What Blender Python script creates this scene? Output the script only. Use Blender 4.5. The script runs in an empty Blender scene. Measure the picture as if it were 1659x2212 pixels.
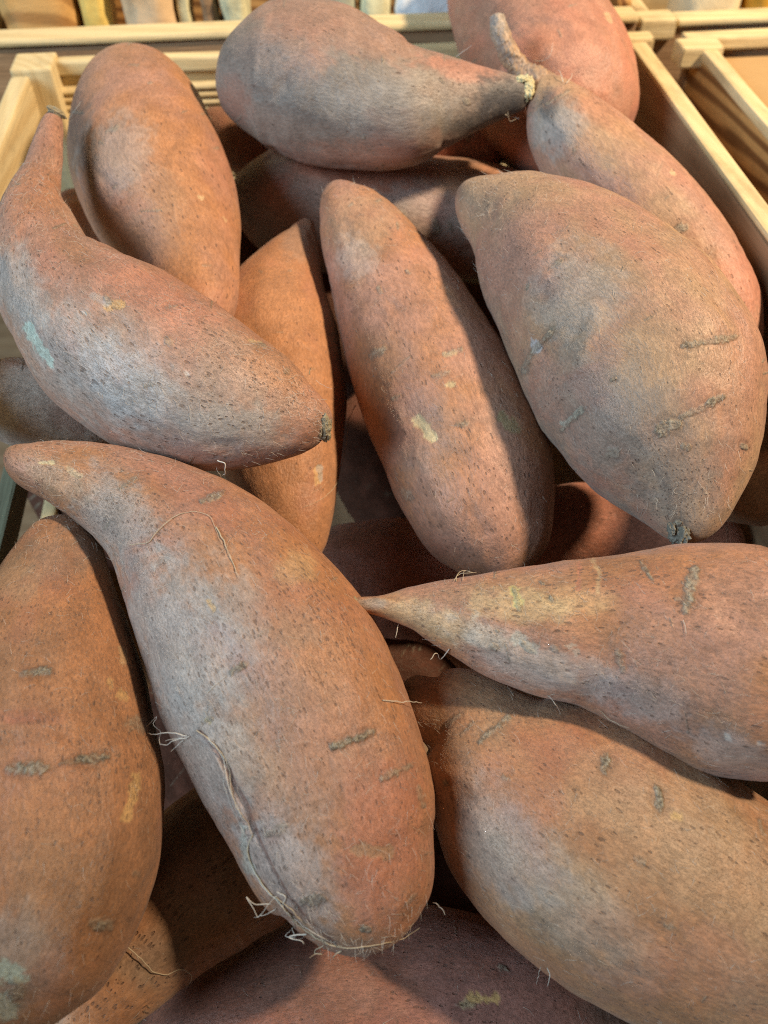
import bpy, bmesh, math, random
import numpy as np
from mathutils import Vector, Matrix
random.seed(7)
F_PX, CX, CY = 1900.0, 829.5, 1106.0            # focal length and centre on the 1659 x 2212 sheet
PITCH = math.atan2(2146.0, 1900.0)
SP, CP = math.sin(PITCH), math.cos(PITCH)
CAM_Z = 0.197                                    # lens height above the crate rim (z = 0)
CAM = np.array([0.0, 0.0, CAM_Z])
RIGHT = np.array([1.0, 0.0, 0.0]); UP = np.array([0.0, SP, CP]); FWD = np.array([0.0, CP, -SP])
def d_plane(y):                                  # distance of the heap's mean surface
    return 0.85 / (1.9 + 0.633 * np.clip(y, -200, 2400) / 1000.0)
def ray(x, y):
    x = np.asarray(x, float); y = np.asarray(y, float)
    return FWD + ((x - CX) / F_PX)[..., None] * RIGHT - ((y - CY) / F_PX)[..., None] * UP
def project(P):
    q = P - CAM; d = q @ FWD
    return CX + F_PX * (q @ RIGHT) / d, CY - F_PX * (q @ UP) / d, d
def pchip(xs, ys, x):
    xs = np.asarray(xs, float); ys = np.asarray(ys, float)
    h = np.diff(xs); dl = np.diff(ys) / h
    m = np.zeros_like(ys)
    for i in range(1, len(xs) - 1):
        if dl[i-1] * dl[i] > 0:
            w1 = 2*h[i] + h[i-1]; w2 = h[i] + 2*h[i-1]
            m[i] = (w1 + w2) / (w1/dl[i-1] + w2/dl[i])
    m[0], m[-1] = dl[0], dl[-1]
    i = np.clip(np.searchsorted(xs, x) - 1, 0, len(xs) - 2)
    t = (x - xs[i]) / h[i]
    return ((2*t**3 - 3*t**2 + 1) * ys[i] + (t**3 - 2*t**2 + t) * h[i] * m[i]
            + (-2*t**3 + 3*t**2) * ys[i+1] + (t**3 - t**2) * h[i] * m[i+1])
def smooth_curve(us, ys, u):                     # Catmull-Rom with uneven knots
    us = np.asarray(us, float); ys = np.asarray(ys, float)
    m = np.gradient(ys, us)
    i = np.clip(np.searchsorted(us, u) - 1, 0, len(us) - 2)
    h = us[i+1] - us[i]; t = (u - us[i]) / h
    return ((2*t**3 - 3*t**2 + 1) * ys[i] + (t**3 - 2*t**2 + t) * h * m[i]
            + (-2*t**3 + 3*t**2) * ys[i+1] + (t**3 - t**2) * h * m[i+1])
def spine(key, n, kA, kB):
    """centre points, radii (metres) and sheet positions of n stations along a potato"""
    a = np.array(SPINES[key], float)
    u = np.concatenate([[0], np.cumsum(np.hypot(np.diff(a[:,0]), np.diff(a[:,1])))]); L = u[-1]
    t = np.linspace(0, 1, n); t = 0.55 * t + 0.45 * (0.5 - 0.5 * np.cos(math.pi * t))
    k = kA + (kB - kA) * t
    r = np.sqrt(np.maximum(pchip(u, a[:,2]**2, t * L), 0))
    o0 = o1 = 0.0
    for it in range(4):                              # a root tilted towards the lens shows its end ring: draw the axis in by that much
        s = o0 + t * (L - o0 - o1)
        x = smooth_curve(u, a[:,0], s); y = smooth_curve(u, a[:,1], s)
        for _ in range(max(1, n // 40)):
            x[1:-1] = (x[:-2] + 2*x[1:-1] + x[2:]) / 4; y[1:-1] = (y[:-2] + 2*y[1:-1] + y[2:]) / 4
        d = d_plane(y) * k
        P = CAM + ray(x, y) * d[:, None]
        T = np.gradient(P, axis=0); T /= np.linalg.norm(T, axis=1)[:, None] + 1e-12
        V = P - CAM; V /= np.linalg.norm(V, axis=1)[:, None]
        sn = np.abs((T * V).sum(1))
        o1 += 0.8 * max(-o1, (s + r * sn)[n//3:].max() - L); o0 += 0.8 * max(-o0, -(s - r * sn)[:2*n//3].min())
    tx, ty = np.gradient(x), np.gradient(y); ln = np.hypot(tx, ty) + 1e-9
    nx, ny = -ty / ln, tx / ln
    q = nx * (x - CX) / F_PX + ny * (y - CY) / F_PX
    R = r * d / F_PX / np.sqrt(1 + q * q)
    return P, R, x, y, r, d, t
# ---------------------------------------------------------------- camera, world, lamps, exposure
scene = bpy.context.scene
COL = scene.collection
cam_data = bpy.data.cameras.new('camera'); cam = bpy.data.objects.new('camera', cam_data); COL.objects.link(cam)
cam.location = CAM; cam.rotation_euler = (math.pi/2 - PITCH, 0, 0)
cam_data.sensor_fit = 'VERTICAL'; cam_data.sensor_height = 36.0; cam_data.lens = 36.0 * F_PX / 2212.0
cam_data.clip_start = 0.01; cam_data.clip_end = 50
cam_data.dof.use_dof = True; cam_data.dof.focus_distance = 0.295; cam_data.dof.aperture_fstop = 10.5
scene.camera = cam
world = bpy.data.worlds.new('World'); scene.world = world; world.use_nodes = True
bg = world.node_tree.nodes['Background']; bg.inputs[0].default_value = (0.80, 0.74, 0.66, 1); bg.inputs[1].default_value = 0.04
def lamp(name, kind, direction, dist, energy, color, size, target=(0.0, 0.2, -0.03)):
    l = bpy.data.lights.new(name, kind); o = bpy.data.objects.new(name, l); COL.objects.link(o)
    dv = Vector(direction).normalized(); o.location = Vector(target) + dv * dist
    o.rotation_euler = (-dv).to_track_quat('-Z', 'Y').to_euler()
    l.energy = energy; l.color = color
    if kind == 'AREA': l.shape = 'DISK'; l.size = size
    return o
# warm shop spotlight, high up to the right, and the cooler daylight of a shop front behind the left shoulder
spot = lamp('shop_spot', 'SPOT', (0.59, -0.20, 0.79), 1.35, 163.0, (1.0, 0.79, 0.55), 0, target=(0.12, 0.50, 0.0))
spot.data.spot_size = math.radians(50); spot.data.spot_blend = 1.0; spot.data.shadow_soft_size = 0.055
lamp('shop_window', 'AREA', (-0.72, -0.36, 0.56), 1.6, 30.0, (0.61, 0.82, 1.0), 0.9)
scene.view_settings.view_transform = 'Standard'; scene.view_settings.look = 'None'
scene.view_settings.exposure = 0.0; scene.view_settings.gamma = 1.0
scene.cycles.use_denoising = False
scene.cycles.max_bounces = 6; scene.cycles.filter_width = 1.1
# ---------------------------------------------------------------- helpers
_rng = np.random.RandomState(11)
PERM = np.concatenate([_rng.permutation(256)] * 3).astype(np.int64)
GRAD = _rng.normal(size=(256, 3)); GRAD /= np.linalg.norm(GRAD, axis=1)[:, None]
def noise3(p):                                   # gradient noise, about -1 .. 1
    i = np.floor(p).astype(np.int64); f = p - i; i &= 255
    w = f * f * f * (f * (f * 6 - 15) + 10)
    out = 0
    for dx in (0, 1):
        for dy in (0, 1):
            for dz in (0, 1):
                h = PERM[PERM[PERM[i[:,0] + dx] + i[:,1] + dy] + i[:,2] + dz]
                g = GRAD[h]
                v = g[:,0]*(f[:,0]-dx) + g[:,1]*(f[:,1]-dy) + g[:,2]*(f[:,2]-dz)
                wt = (w[:,0] if dx else 1-w[:,0]) * (w[:,1] if dy else 1-w[:,1]) * (w[:,2] if dz else 1-w[:,2])
                out = out + v * wt
    return out * 1.7
def fbm(p, octaves=4, gain=0.5):
    a, s, o = 1.0, 0.0, 0
    for k in range(octaves):
        o = o + a * noise3(p * (2.03 ** k) + 17.3 * k); s += a; a *= gain
    return o / s
def sstep(a, b, x):
    t = np.clip((x - a) / (b - a), 0, 1); return t * t * (3 - 2 * t)
def mesh_obj(name, verts, faces, mat, parent=None, smooth=True, attrs=None):
    me = bpy.data.meshes.new(name)
    verts = np.asarray(verts, np.float32); faces = np.asarray(faces, np.int32)
    n = faces.shape[1]
    me.vertices.add(len(verts)); me.vertices.foreach_set('co', verts.ravel())
    me.loops.add(faces.size); me.loops.foreach_set('vertex_index', faces.ravel())
    me.polygons.add(len(faces)); me.polygons.foreach_set('loop_start', np.arange(0, faces.size, n, dtype=np.int32))
    me.polygons.foreach_set('use_smooth', np.full(len(faces), smooth))
    me.update(calc_edges=True)
    for k, v in (attrs or {}).items():
        if k == 'rest':
            at = me.attributes.new('rest', 'FLOAT_VECTOR', 'POINT'); at.data.foreach_set('vector', np.asarray(v, np.float32).ravel())
        else:
            at = me.attributes.new(k, 'FLOAT_COLOR', 'POINT')
            c = np.ones((len(verts), 4), np.float32); c[:, :3] = v; at.data.foreach_set('color', c.ravel())
    me.validate(); me.materials.append(mat)
    o = bpy.data.objects.new(name, me); COL.objects.link(o)
    if parent: o.parent = parent
    return o
def tag(o, label=None, cat=None, group=None, kind=None):
    for k, v in (('label', label), ('category', cat), ('group', group), ('kind', kind)):
        if v: o[k] = v
    return o
def empty(name, loc=(0, 0, 0)):
    o = bpy.data.objects.new(name, None); o.empty_display_size = 0.02; o.location = loc; COL.objects.link(o); return o
class NT:                                        # small node-tree writer
    def __init__(self, name):
        self.mat = bpy.data.materials.new(name); self.mat.use_nodes = True
        self.t = self.mat.node_tree; self.b = self.t.nodes['Principled BSDF']
    def n(self, kind, **kw):
        x = self.t.nodes.new(kind)
        for k, v in kw.items(): setattr(x, k, v)
        return x
    def l(self, a, b): self.t.links.new(a, b)
    def attr(self, name): return self.n('ShaderNodeAttribute', attribute_name=name)
    def math(self, op, a, b=None, c=None, clamp=False):
        m = self.n('ShaderNodeMath', operation=op, use_clamp=clamp)
        for i, v in enumerate((a, b, c)):
            if v is None: continue
            if isinstance(v, (int, float)): m.inputs[i].default_value = v
            else: self.l(v, m.inputs[i])
        return m.outputs[0]
    def rng(self, v, a, b, c=0.0, d=1.0):
        m = self.n('ShaderNodeMapRange', interpolation_type='SMOOTHSTEP'); self.l(v, m.inputs[0])
        for i, q in enumerate((a, b, c, d)): m.inputs[i+1].default_value = q
        return m.outputs[0]
    def scale(self, v, s):
        m = self.n('ShaderNodeVectorMath', operation='MULTIPLY'); self.l(v, m.inputs[0]); m.inputs[1].default_value = s
        return m.outputs[0]
    def noise(self, v, scale, detail=4, rough=0.5, dist=0.0):
        m = self.n('ShaderNodeTexNoise'); self.l(v, m.inputs['Vector']); m.inputs['Scale'].default_value = scale
        m.inputs['Detail'].default_value = detail; m.inputs['Roughness'].default_value = rough; m.inputs['Distortion'].default_value = dist
        return m.outputs['Fac']
    def mix(self, f, a, b, blend='MIX'):
        m = self.n('ShaderNodeMix', data_type='RGBA', blend_type=blend)
        for i, v in ((0, f), (6, a), (7, b)):
            if isinstance(v, (int, float)): m.inputs[i].default_value = v
            elif isinstance(v, tuple): m.inputs[i].default_value = (*v, 1)
            else: self.l(v, m.inputs[i])
        return m.outputs[2]
    def bump(self, h, dist, strength=1.0):
        m = self.n('ShaderNodeBump'); self.l(h, m.inputs['Height']); m.inputs['Distance'].default_value = dist
        m.inputs['Strength'].default_value = strength; self.l(m.outputs[0], self.b.inputs['Normal'])
# ---------------------------------------------------------------- materials
def skin_material():
    t = NT('sweet_potato_skin'); rest = t.attr('rest').outputs['Vector']; col = t.attr('tint').outputs['Color']
    sep = t.n('ShaderNodeSeparateColor'); t.l(t.attr('marks').outputs['Color'], sep.inputs[0])
    scar, pore_amt, fuzz_amt = sep.outputs[0], sep.outputs[1], sep.outputs[2]
    mott = t.noise(rest, 95, 5, 0.62)                              # soft mottling
    grain = t.noise(t.scale(rest, (0.45, 1, 1)), 900, 3, 0.6)       # skin grain, a little drawn out lengthwise
    fib = t.noise(t.scale(rest, (0.30, 1, 1)), 1500, 2, 0.55, 1.4)
    v = t.math('ADD', t.math('MULTIPLY', t.rng(mott, 0.30, 0.70), 0.26), 0.87)
    v = t.math('MULTIPLY', v, t.math('ADD', t.math('MULTIPLY', t.rng(grain, 0.3, 0.7), 0.36), 0.84))
    c = t.mix(1.0, col, v, 'MULTIPLY')
    hue = t.noise(rest, 38, 3)
    c = t.mix(t.math('MULTIPLY', t.rng(hue, 0.52, 0.72), 0.30), c, (0.40, 0.155, 0.10))
    # pores: short dark dashes running along the root
    vo = t.n('ShaderNodeTexVoronoi'); w = t.n('ShaderNodeVectorMath', operation='ADD')
    nz = t.n('ShaderNodeTexNoise'); t.l(rest, nz.inputs['Vector']); nz.inputs['Scale'].default_value = 160
    t.l(t.scale(nz.outputs['Color'], (0.002, 0.002, 0.002)), w.inputs[0]); t.l(rest, w.inputs[1])
    t.l(t.scale(w.outputs[0], (0.36, 1.0, 1.0)), vo.inputs['Vector']); vo.inputs['Scale'].default_value = 980
    rnd = t.n('ShaderNodeSeparateColor'); t.l(vo.outputs['Color'], rnd.inputs[0])
    size = t.math('MULTIPLY', t.math('POWER', rnd.outputs[0], 2.2), 0.42)
    dens = t.math('LESS_THAN', rnd.outputs[1], pore_amt)
    pore = t.math('MULTIPLY', dens, t.rng(t.math('SUBTRACT', vo.outputs['Distance'], size), 0.10, -0.06))
    c = t.mix(t.math('MULTIPLY', pore, 0.52), c, (0.10, 0.05, 0.03))
    # fine pale root fibres lying on the skin
    strand = t.rng(t.math('ABSOLUTE', t.math('SUBTRACT', fib, 0.5)), 0.022, 0.0)
    strand = t.math('MULTIPLY', strand, fuzz_amt)
    c = t.mix(t.math('MULTIPLY', strand, 0.55), c, (0.56, 0.44, 0.34))
    soil = t.math('MULTIPLY', t.rng(t.noise(rest, 52, 7, 0.78), 0.585, 0.69), t.rng(t.noise(rest, 420, 3, 0.7), 0.36, 0.60))
    c = t.mix(t.math('MULTIPLY', soil, 0.48), c, (0.13, 0.09, 0.062))
    # corky scars: broken grey-brown crust
    crust = t.noise(rest, 700, 4, 0.7)
    crust2 = t.rng(crust, 0.38, 0.62)
    sc = t.mix(crust2, (0.13, 0.10, 0.065), (0.40, 0.345, 0.25))
    c = t.mix(scar, c, sc)
    t.l(c, t.b.inputs['Base Color'])
    h = t.math('ADD', t.math('MULTIPLY', grain, 0.55), t.math('MULTIPLY', mott, 1.3))
    h = t.math('ADD', h, t.math('MULTIPLY', strand, 0.35))
    h = t.math('SUBTRACT', h, t.math('MULTIPLY', pore, 0.7))
    h = t.math('ADD', h, t.math('MULTIPLY', t.math('MULTIPLY', scar, crust), 2.2))
    t.bump(h, 0.00052)
    t.l(t.math('ADD', t.math('MULTIPLY', mott, 0.22), 0.40), t.b.inputs['Roughness'])
    t.b.inputs['Specular IOR Level'].default_value = 0.42
    t.b.inputs['Sheen Weight'].default_value = 0.10; t.b.inputs['Sheen Roughness'].default_value = 0.5
    return t.mat
SKIN = skin_material()
SKIN_DULL = SKIN.copy(); SKIN_DULL.name = 'gap_shade_skin'; _b = SKIN_DULL.node_tree.nodes['Principled BSDF']  # glossless copy for the fillers coloured as gap shade
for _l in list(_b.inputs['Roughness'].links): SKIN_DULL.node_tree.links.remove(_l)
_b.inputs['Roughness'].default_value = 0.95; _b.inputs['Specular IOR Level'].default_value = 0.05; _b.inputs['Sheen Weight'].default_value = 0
def wood_material(name, light, dark, contrast=0.6, ring=70, rough=0.6):
    t = NT(name); rest = t.attr('rest').outputs['Vector']
    warp = t.noise(t.scale(rest, (3.0, 14, 14)), 1.0, 3, 0.5)
    st = t.noise(t.scale(rest, (3.2, 1, 1)), ring, 4, 0.55, 0.6)
    wv = t.n('ShaderNodeTexWave', wave_type='BANDS', bands_direction='DIAGONAL'); t.l(t.scale(rest, (0.12, 1, 1)), wv.inputs['Vector'])
    wv.inputs['Scale'].default_value = ring * 0.9; wv.inputs['Distortion'].default_value = 5.0; wv.inputs['Detail'].default_value = 2.5
    wv.inputs['Detail Scale'].default_value = 0.6
    fine = t.noise(t.scale(rest, (0.05, 1, 1)), 900, 3, 0.6)
    f = t.math('MULTIPLY', t.rng(wv.outputs['Fac'], 0.15, 0.95), contrast)
    f = t.math('ADD', f, t.math('MULTIPLY', t.rng(warp, 0.35, 0.7), 0.25 * contrast), clamp=True)
    c = t.mix(f, light, dark)
    c = t.mix(1.0, c, t.math('ADD', t.math('MULTIPLY', fine, 0.35), 0.82), 'MULTIPLY')
    grime = t.noise(t.scale(rest, (0.5, 1, 1)), 38, 6, 0.7); knot = t.noise(t.scale(rest, (0.6, 1, 1)), 22, 1, 0.4)
    c = t.mix(1.0, c, t.rng(grime, 0.30, 0.52, 0.74, 1.0), 'MULTIPLY')
    c = t.mix(t.rng(knot, 0.70, 0.77, 0.0, 0.75), c, (0.16, 0.075, 0.03))
    t.l(c, t.b.inputs['Base Color']); t.b.inputs['Roughness'].default_value = rough
    t.b.inputs['Specular IOR Level'].default_value = 0.3
    t.bump(t.math('ADD', fine, t.math('MULTIPLY', st, 0.6)), 0.0003)
    return t.mat
PINE = wood_material('pale_pine', (0.62, 0.49, 0.27), (0.50, 0.35, 0.16), 0.55, 60)
PINE_RIM = wood_material('sawn_pine_edge', (0.69, 0.555, 0.31), (0.56, 0.41, 0.20), 0.45, 80)
PINE_DARK = wood_material('resinous_pine', (0.52, 0.29, 0.10), (0.15, 0.06, 0.018), 0.85, 75)
SLAT = wood_material('grey_green_slat', (0.20, 0.20, 0.13), (0.14, 0.13, 0.085), 0.5, 50)  # darker grey-green than the other side slats
PLANK = wood_material('brown_plank', (0.34, 0.215, 0.12), (0.25, 0.145, 0.075), 0.5, 50)
def plain(name, c, rough=0.6, var=0.25, scale=60, bump=0.0004, spec=0.4, trans=0.0):
    t = NT(name); g = t.n('ShaderNodeNewGeometry').outputs['Position']
    n = t.noise(g, scale, 5, 0.6)
    t.l(t.mix(1.0, c, t.math('ADD', t.math('MULTIPLY', n, 2 * var), 1 - var), 'MULTIPLY'), t.b.inputs['Base Color'])
    t.b.inputs['Roughness'].default_value = rough; t.b.inputs['Specular IOR Level'].default_value = spec
    t.b.inputs['Transmission Weight'].default_value = trans
    t.bump(n, bump)
    return t.mat
ROOT = plain('dry_rootlet', (0.50, 0.40, 0.27), 0.7, 0.4, 300, 0.0001)
ROOT_PALE = plain('pale_rootlet', (0.62, 0.56, 0.47), 0.7, 0.3, 300, 0.0001)
CRUST = plain('dry_sap_crust', (0.52, 0.46, 0.27), 0.8, 0.6, 900, 0.0008)
CRUST_BLUE = plain('blue_grey_flake', (0.13, 0.12, 0.095), 0.6, 0.9, 500, 0.0006)
CORK = plain('corky_end', (0.30, 0.25, 0.16), 0.85, 0.6, 800, 0.0008)
CARD = plain('brown_cardboard', (0.43, 0.27, 0.12), 0.8, 0.12, 90, 0.0003, 0.2)
# ---------------------------------------------------------------- crates
YAW = math.radians(5.7)
EX = np.array([math.cos(YAW), math.sin(YAW), 0]); EY = np.array([-math.sin(YAW), math.cos(YAW), 0]); EZ = np.array([0, 0, 1.0])
def at_z(x, y, z):
    r = ray(x, y); return CAM + r * ((z - CAM_Z) / r[2])
def loc(P): return float(P @ EX), float(P @ EY), float(P[2])
_seed = [0]
def board(name, x0, x1, y0, y1, z0, z1, mat, parent, bevel=0.0015, rough=0.0):
    """a sawn board between two corners of the crate frame; grain runs along its longest side"""
    bm = bmesh.new(); bmesh.ops.create_cube(bm, size=1)
    S = np.array([x1-x0, y1-y0, z1-z0]); c = np.array([(x0+x1)/2, (y0+y1)/2, (z0+z1)/2])
    for v in bm.verts: v.co = Vector(np.array(v.co) * S)
    ax = int(np.argmax(S))
    cuts = [e for e in bm.edges if abs((e.verts[0].co - e.verts[1].co)[ax]) > 1e-6]
    bmesh.ops.subdivide_edges(bm, edges=cuts, cuts=24, use_grid_fill=True)
    be = [e for e in bm.edges if len(e.link_faces) == 2 and e.calc_face_angle(0) > 0.5]
    bmesh.ops.bevel(bm, geom=be, offset=bevel, segments=2, profile=0.6, affect='EDGES')
    bmesh.ops.triangulate(bm, faces=bm.faces[:])
    V = np.array([v.co[:] for v in bm.verts]); Fc = np.array([[v.index for v in f.verts] for f in bm.faces]); bm.free()
    _seed[0] += 1; sd = _seed[0] * 1.37
    o = [ax] + [i for i in range(3) if i != ax]
    rest = V[:, o] + np.array([sd, sd * 0.31, -sd * 0.17])
    wob = fbm(V * np.array([6.0]*3) + sd, 2) * (0.0012 + rough)
    V = V + wob[:, None] * np.array([0.5, 0.5, 1.0]) * (np.arange(3) != ax)
    W = (V + c) @ np.stack([EX, EY, EZ])
    return mesh_obj(name, W, Fc, mat, parent, smooth=False, attrs={'rest': rest})
# corners of the potato crate, measured at rim height
xr_in = loc(at_z(1352, 96, 0))[0]; xl_out = loc(at_z(28, 192, 0))[0]
yb_in = loc(at_z(180, 152, 0))[1]
T = 0.0085
xl_in = xl_out + 0.0075; yf = yb_in - 0.60
DEP = -0.20
crate = tag(empty('wooden_crate', tuple((np.array([(xl_in+xr_in)/2, (yb_in+yf)/2, DEP]) @ np.stack([EX, EY, EZ])))),
            'pale pine crate holding the heap of sweet potatoes', 'crate')
def in_crate(o, root): o.matrix_parent_inverse = Matrix.Translation(-root.location); return o
def crate_board(root, *a, **k): return in_crate(board(*a, root, **k), root)
B = lambda *a, **k: crate_board(crate, *a, **k)
B('back_rail', xl_out + 0.004, xr_in + T - 0.002, yb_in + 0.002, yb_in + T + 0.001, -0.004, 0.004, PINE_RIM)
B('back_board', xl_out + 0.006, xr_in + T - 0.003, yb_in + 0.0045, yb_in + T, DEP, -0.0042, PINE)
B('right_board', xr_in, xr_in + T, yf, yb_in - 0.0005, DEP, 0.0, PLANK)
B('right_rail', xr_in - 0.0006, xr_in + T + 0.0004, yf, yb_in - 0.0005, 0.0003, 0.0035, PINE_RIM)
B('left_rail', xl_out - 0.0008, xl_in + 0.0012, yf, yb_in - 0.014, -0.0007, 0.0045, PINE_RIM)
B('front_board', xl_out, xr_in + T, yf - T, yf - 0.0005, DEP, -0.03, PINE)
B('corner_post', xl_out - 0.002, xl_in + 0.012, yb_in - 0.012, yb_in + T + 0.002, DEP + 0.05, 0.0062, PINE_RIM)
B('corner_post', xr_in - 0.003, xr_in + T + 0.006, yb_in + 0.0, yb_in + T + 0.003, -0.010, 0.0050, PINE_RIM)
B('floor_board', xl_out, xr_in + T, yf, yb_in + T, DEP - 0.006, DEP - 0.0005, PLANK)
zr = None
for _k in range(1):                               # low rail along the left wall, seen under the pointed root end
    r_ = ray(48, 1110); tt = (xl_in + 0.004 - CAM @ EX) / (r_ @ EX); zr = float((CAM + r_ * tt)[2])
B('side_slat', xl_out + 0.0003, xl_in, yf, yb_in - 0.0005, -0.020, -0.001, PINE)
B('side_slat', xl_out + 0.0005, xl_in + 0.001, yf, yb_in - 0.0005, zr - 0.009, zr + 0.006, SLAT)
B('side_slat', xl_out + 0.0003, xl_in, yf, yb_in - 0.0005, DEP, zr - 0.045, PINE)
# fluted inner face of the back wall
def fluted(name, x0, x1, yface, z0, z1, pitch, depth, mat, root):
    n = int((z1 - z0) / pitch); zs = []; ds = []
    for i in range(n * 8 + 1):
        u = i / 8.0; zs.append(z0 + u * pitch); ds.append(depth * abs(math.sin(math.pi * u)) ** 0.6)
    xs = np.linspace(x0, x1, 30); V = []; rest = []
    for x in xs:
        for z, d in zip(zs, ds): V.append((x, yface - d, z)); rest.append((x, z * 1.0, d))
        V.append((x, yface + 0.003, zs[-1])); rest.append((x, zs[-1], 0)); V.append((x, yface + 0.003, zs[0])); rest.append((x, zs[0], 0))
    m = len(zs) + 2; Fc = []
    for i in range(len(xs) - 1):
        for j in range(m):
            a, b = i*m + j, i*m + (j+1) % m; Fc.append((a, a + m, b + m, b))
    W = np.array(V) @ np.stack([EX, EY, EZ])
    return in_crate(mesh_obj(name, W, Fc, mat, root, True, {'rest': np.array(rest) * 1.0}), root)
fluted('fluted_panel', xl_in + 0.002, xr_in - 0.002, yb_in + 0.0012, -0.085, -0.006, 0.0042, 0.0020, PINE, crate)

# the crate behind, a step higher; its front board and rim show above our back rail
zt = loc(at_z(300, 78, 0))[2]
yk = yb_in + T + 0.012
def z_at_y(x, y, yc):
    r = ray(x, y); t = (yc - CAM @ EY) / (r @ EY); return float((CAM + r * t)[2])
zk = z_at_y(300, 72, yk)
kx0, kx1 = xl_out - 0.03, xr_in + 0.010
crate2 = tag(empty('wooden_crate', tuple(np.array([(kx0+kx1)/2, yk + 0.12, DEP]) @ np.stack([EX, EY, EZ]))),
             'wooden crate behind the heap with packets and bags standing inside', 'crate')
B2 = lambda *a, **k: crate_board(crate2, *a, **k)
B2('front_board', kx0, kx1, yk, yk + T, DEP, zk - 0.0045, PLANK)
B2('front_rail', kx0, kx1, yk - 0.002, yk + T + 0.006, zk - 0.004, zk, PINE_RIM)
B2('left_board', kx0, kx0 + T, yk + T + 0.007, yk + 0.30, DEP, zk - 0.001, PINE)
B2('right_board', kx1 - T, kx1, yk + T + 0.007, yk + 0.30, DEP, zk + 0.002, PINE_DARK)
B2('back_board', kx0, kx1, yk + 0.3005, yk + 0.31, DEP, zk + 0.03, PINE_DARK)
B2('floor_board', kx0, kx1, yk, yk + 0.31, DEP - 0.007, DEP - 0.0005, PLANK)

# the crate to the right, beyond a narrow gap
qx0 = loc(at_z(1497, 96, 0.0))[0]; qx1 = qx0 + 0.36; q_yb = loc(at_z(1580, 92, 0.0))[1]
crate3 = tag(empty('wooden_crate', tuple(np.array([(qx0+qx1)/2, q_yb - 0.3, DEP]) @ np.stack([EX, EY, EZ]))),
             'wooden crate to the right with dark resinous side and cardboard inside', 'crate')
B3 = lambda *a, **k: crate_board(crate3, *a, **k)
B3('left_board', qx0 + 0.0008, qx0 + T, q_yb - 0.60, q_yb - 0.001, DEP, -0.0035, PINE_DARK)
B3('left_rail', qx0 - 0.0003, qx0 + T, q_yb - 0.60, q_yb - 0.001, -0.003, 0.0025, PINE_RIM)
B3('back_rail', qx0 - 0.004, qx1, q_yb, q_yb + T + 0.002, -0.004, 0.0035, PINE_RIM)
B3('back_board', qx0, qx1, q_yb + 0.002, q_yb + T, DEP, -0.0045, PLANK)
B3('right_board', qx1 - T, qx1, q_yb - 0.60, q_yb - 0.001, DEP, 0.0, PINE)
B3('front_board', qx0, qx1, q_yb - 0.61, q_yb - 0.6005, DEP, 0.0, PINE)
B3('floor_board', qx0, qx1, q_yb - 0.61, q_yb + T, DEP - 0.007, DEP - 0.0005, PLANK)
B3('corner_post', qx0 - 0.012, qx0 + 0.012, q_yb - 0.016, q_yb - 0.0012, -0.007, 0.0042, PINE_RIM)
# flat carton filling that crate
cx0, cx1, cy0, cy1, cz = qx0 + T + 0.004, qx1 - T - 0.004, q_yb - 0.58, q_yb - 0.003, -0.006
box_r = tag(empty('cardboard_carton', tuple(np.array([(cx0+cx1)/2, (cy0+cy1)/2, DEP]) @ np.stack([EX, EY, EZ]))),
            'flat brown cardboard carton lying inside the right hand crate', 'carton')
crate_board(box_r, 'carton_body', cx0, cx1, cy0, cy1, DEP + 0.001, cz, CARD, bevel=0.003)
# back right crate
zA = z_at_y(1560, 38, q_yb + 0.022); yA = q_yb + 0.022
ax0 = qx0 - 0.022
crate4 = tag(empty('wooden_crate', tuple(np.array([ax0 + 0.18, yA + 0.15, DEP]) @ np.stack([EX, EY, EZ]))),
             'wooden crate at far right behind the carton, cream and orange packets inside', 'crate')
B4 = lambda *a, **k: crate_board(crate4, *a, **k)
B4('front_board', ax0, ax0 + 0.40, yA, yA + T, DEP, zA - 0.0045, PLANK)
B4('front_rail', ax0 + 0.019, ax0 + 0.40, yA - 0.002, yA + T + 0.004, zA - 0.004, zA, PINE_RIM)
B4('left_board', ax0, ax0 + T, yA + T + 0.005, yA + 0.30, DEP, zA - 0.001, PINE_RIM)
B4('right_board', ax0 + 0.39, ax0 + 0.40, yA + T + 0.005, yA + 0.30, DEP, zA, PINE)
B4('back_board', ax0, ax0 + 0.40, yA + 0.3005, yA + 0.31, DEP, zA + 0.03, PINE)
B4('corner_post', ax0 - 0.004, ax0 + 0.018, yA - 0.004, yA + T + 0.004, zA - 0.010, zA + 0.0012, PINE_RIM)
B4('floor_board', ax0, ax0 + 0.40, yA, yA + 0.31, DEP - 0.007, DEP - 0.0005, PLANK)
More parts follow.
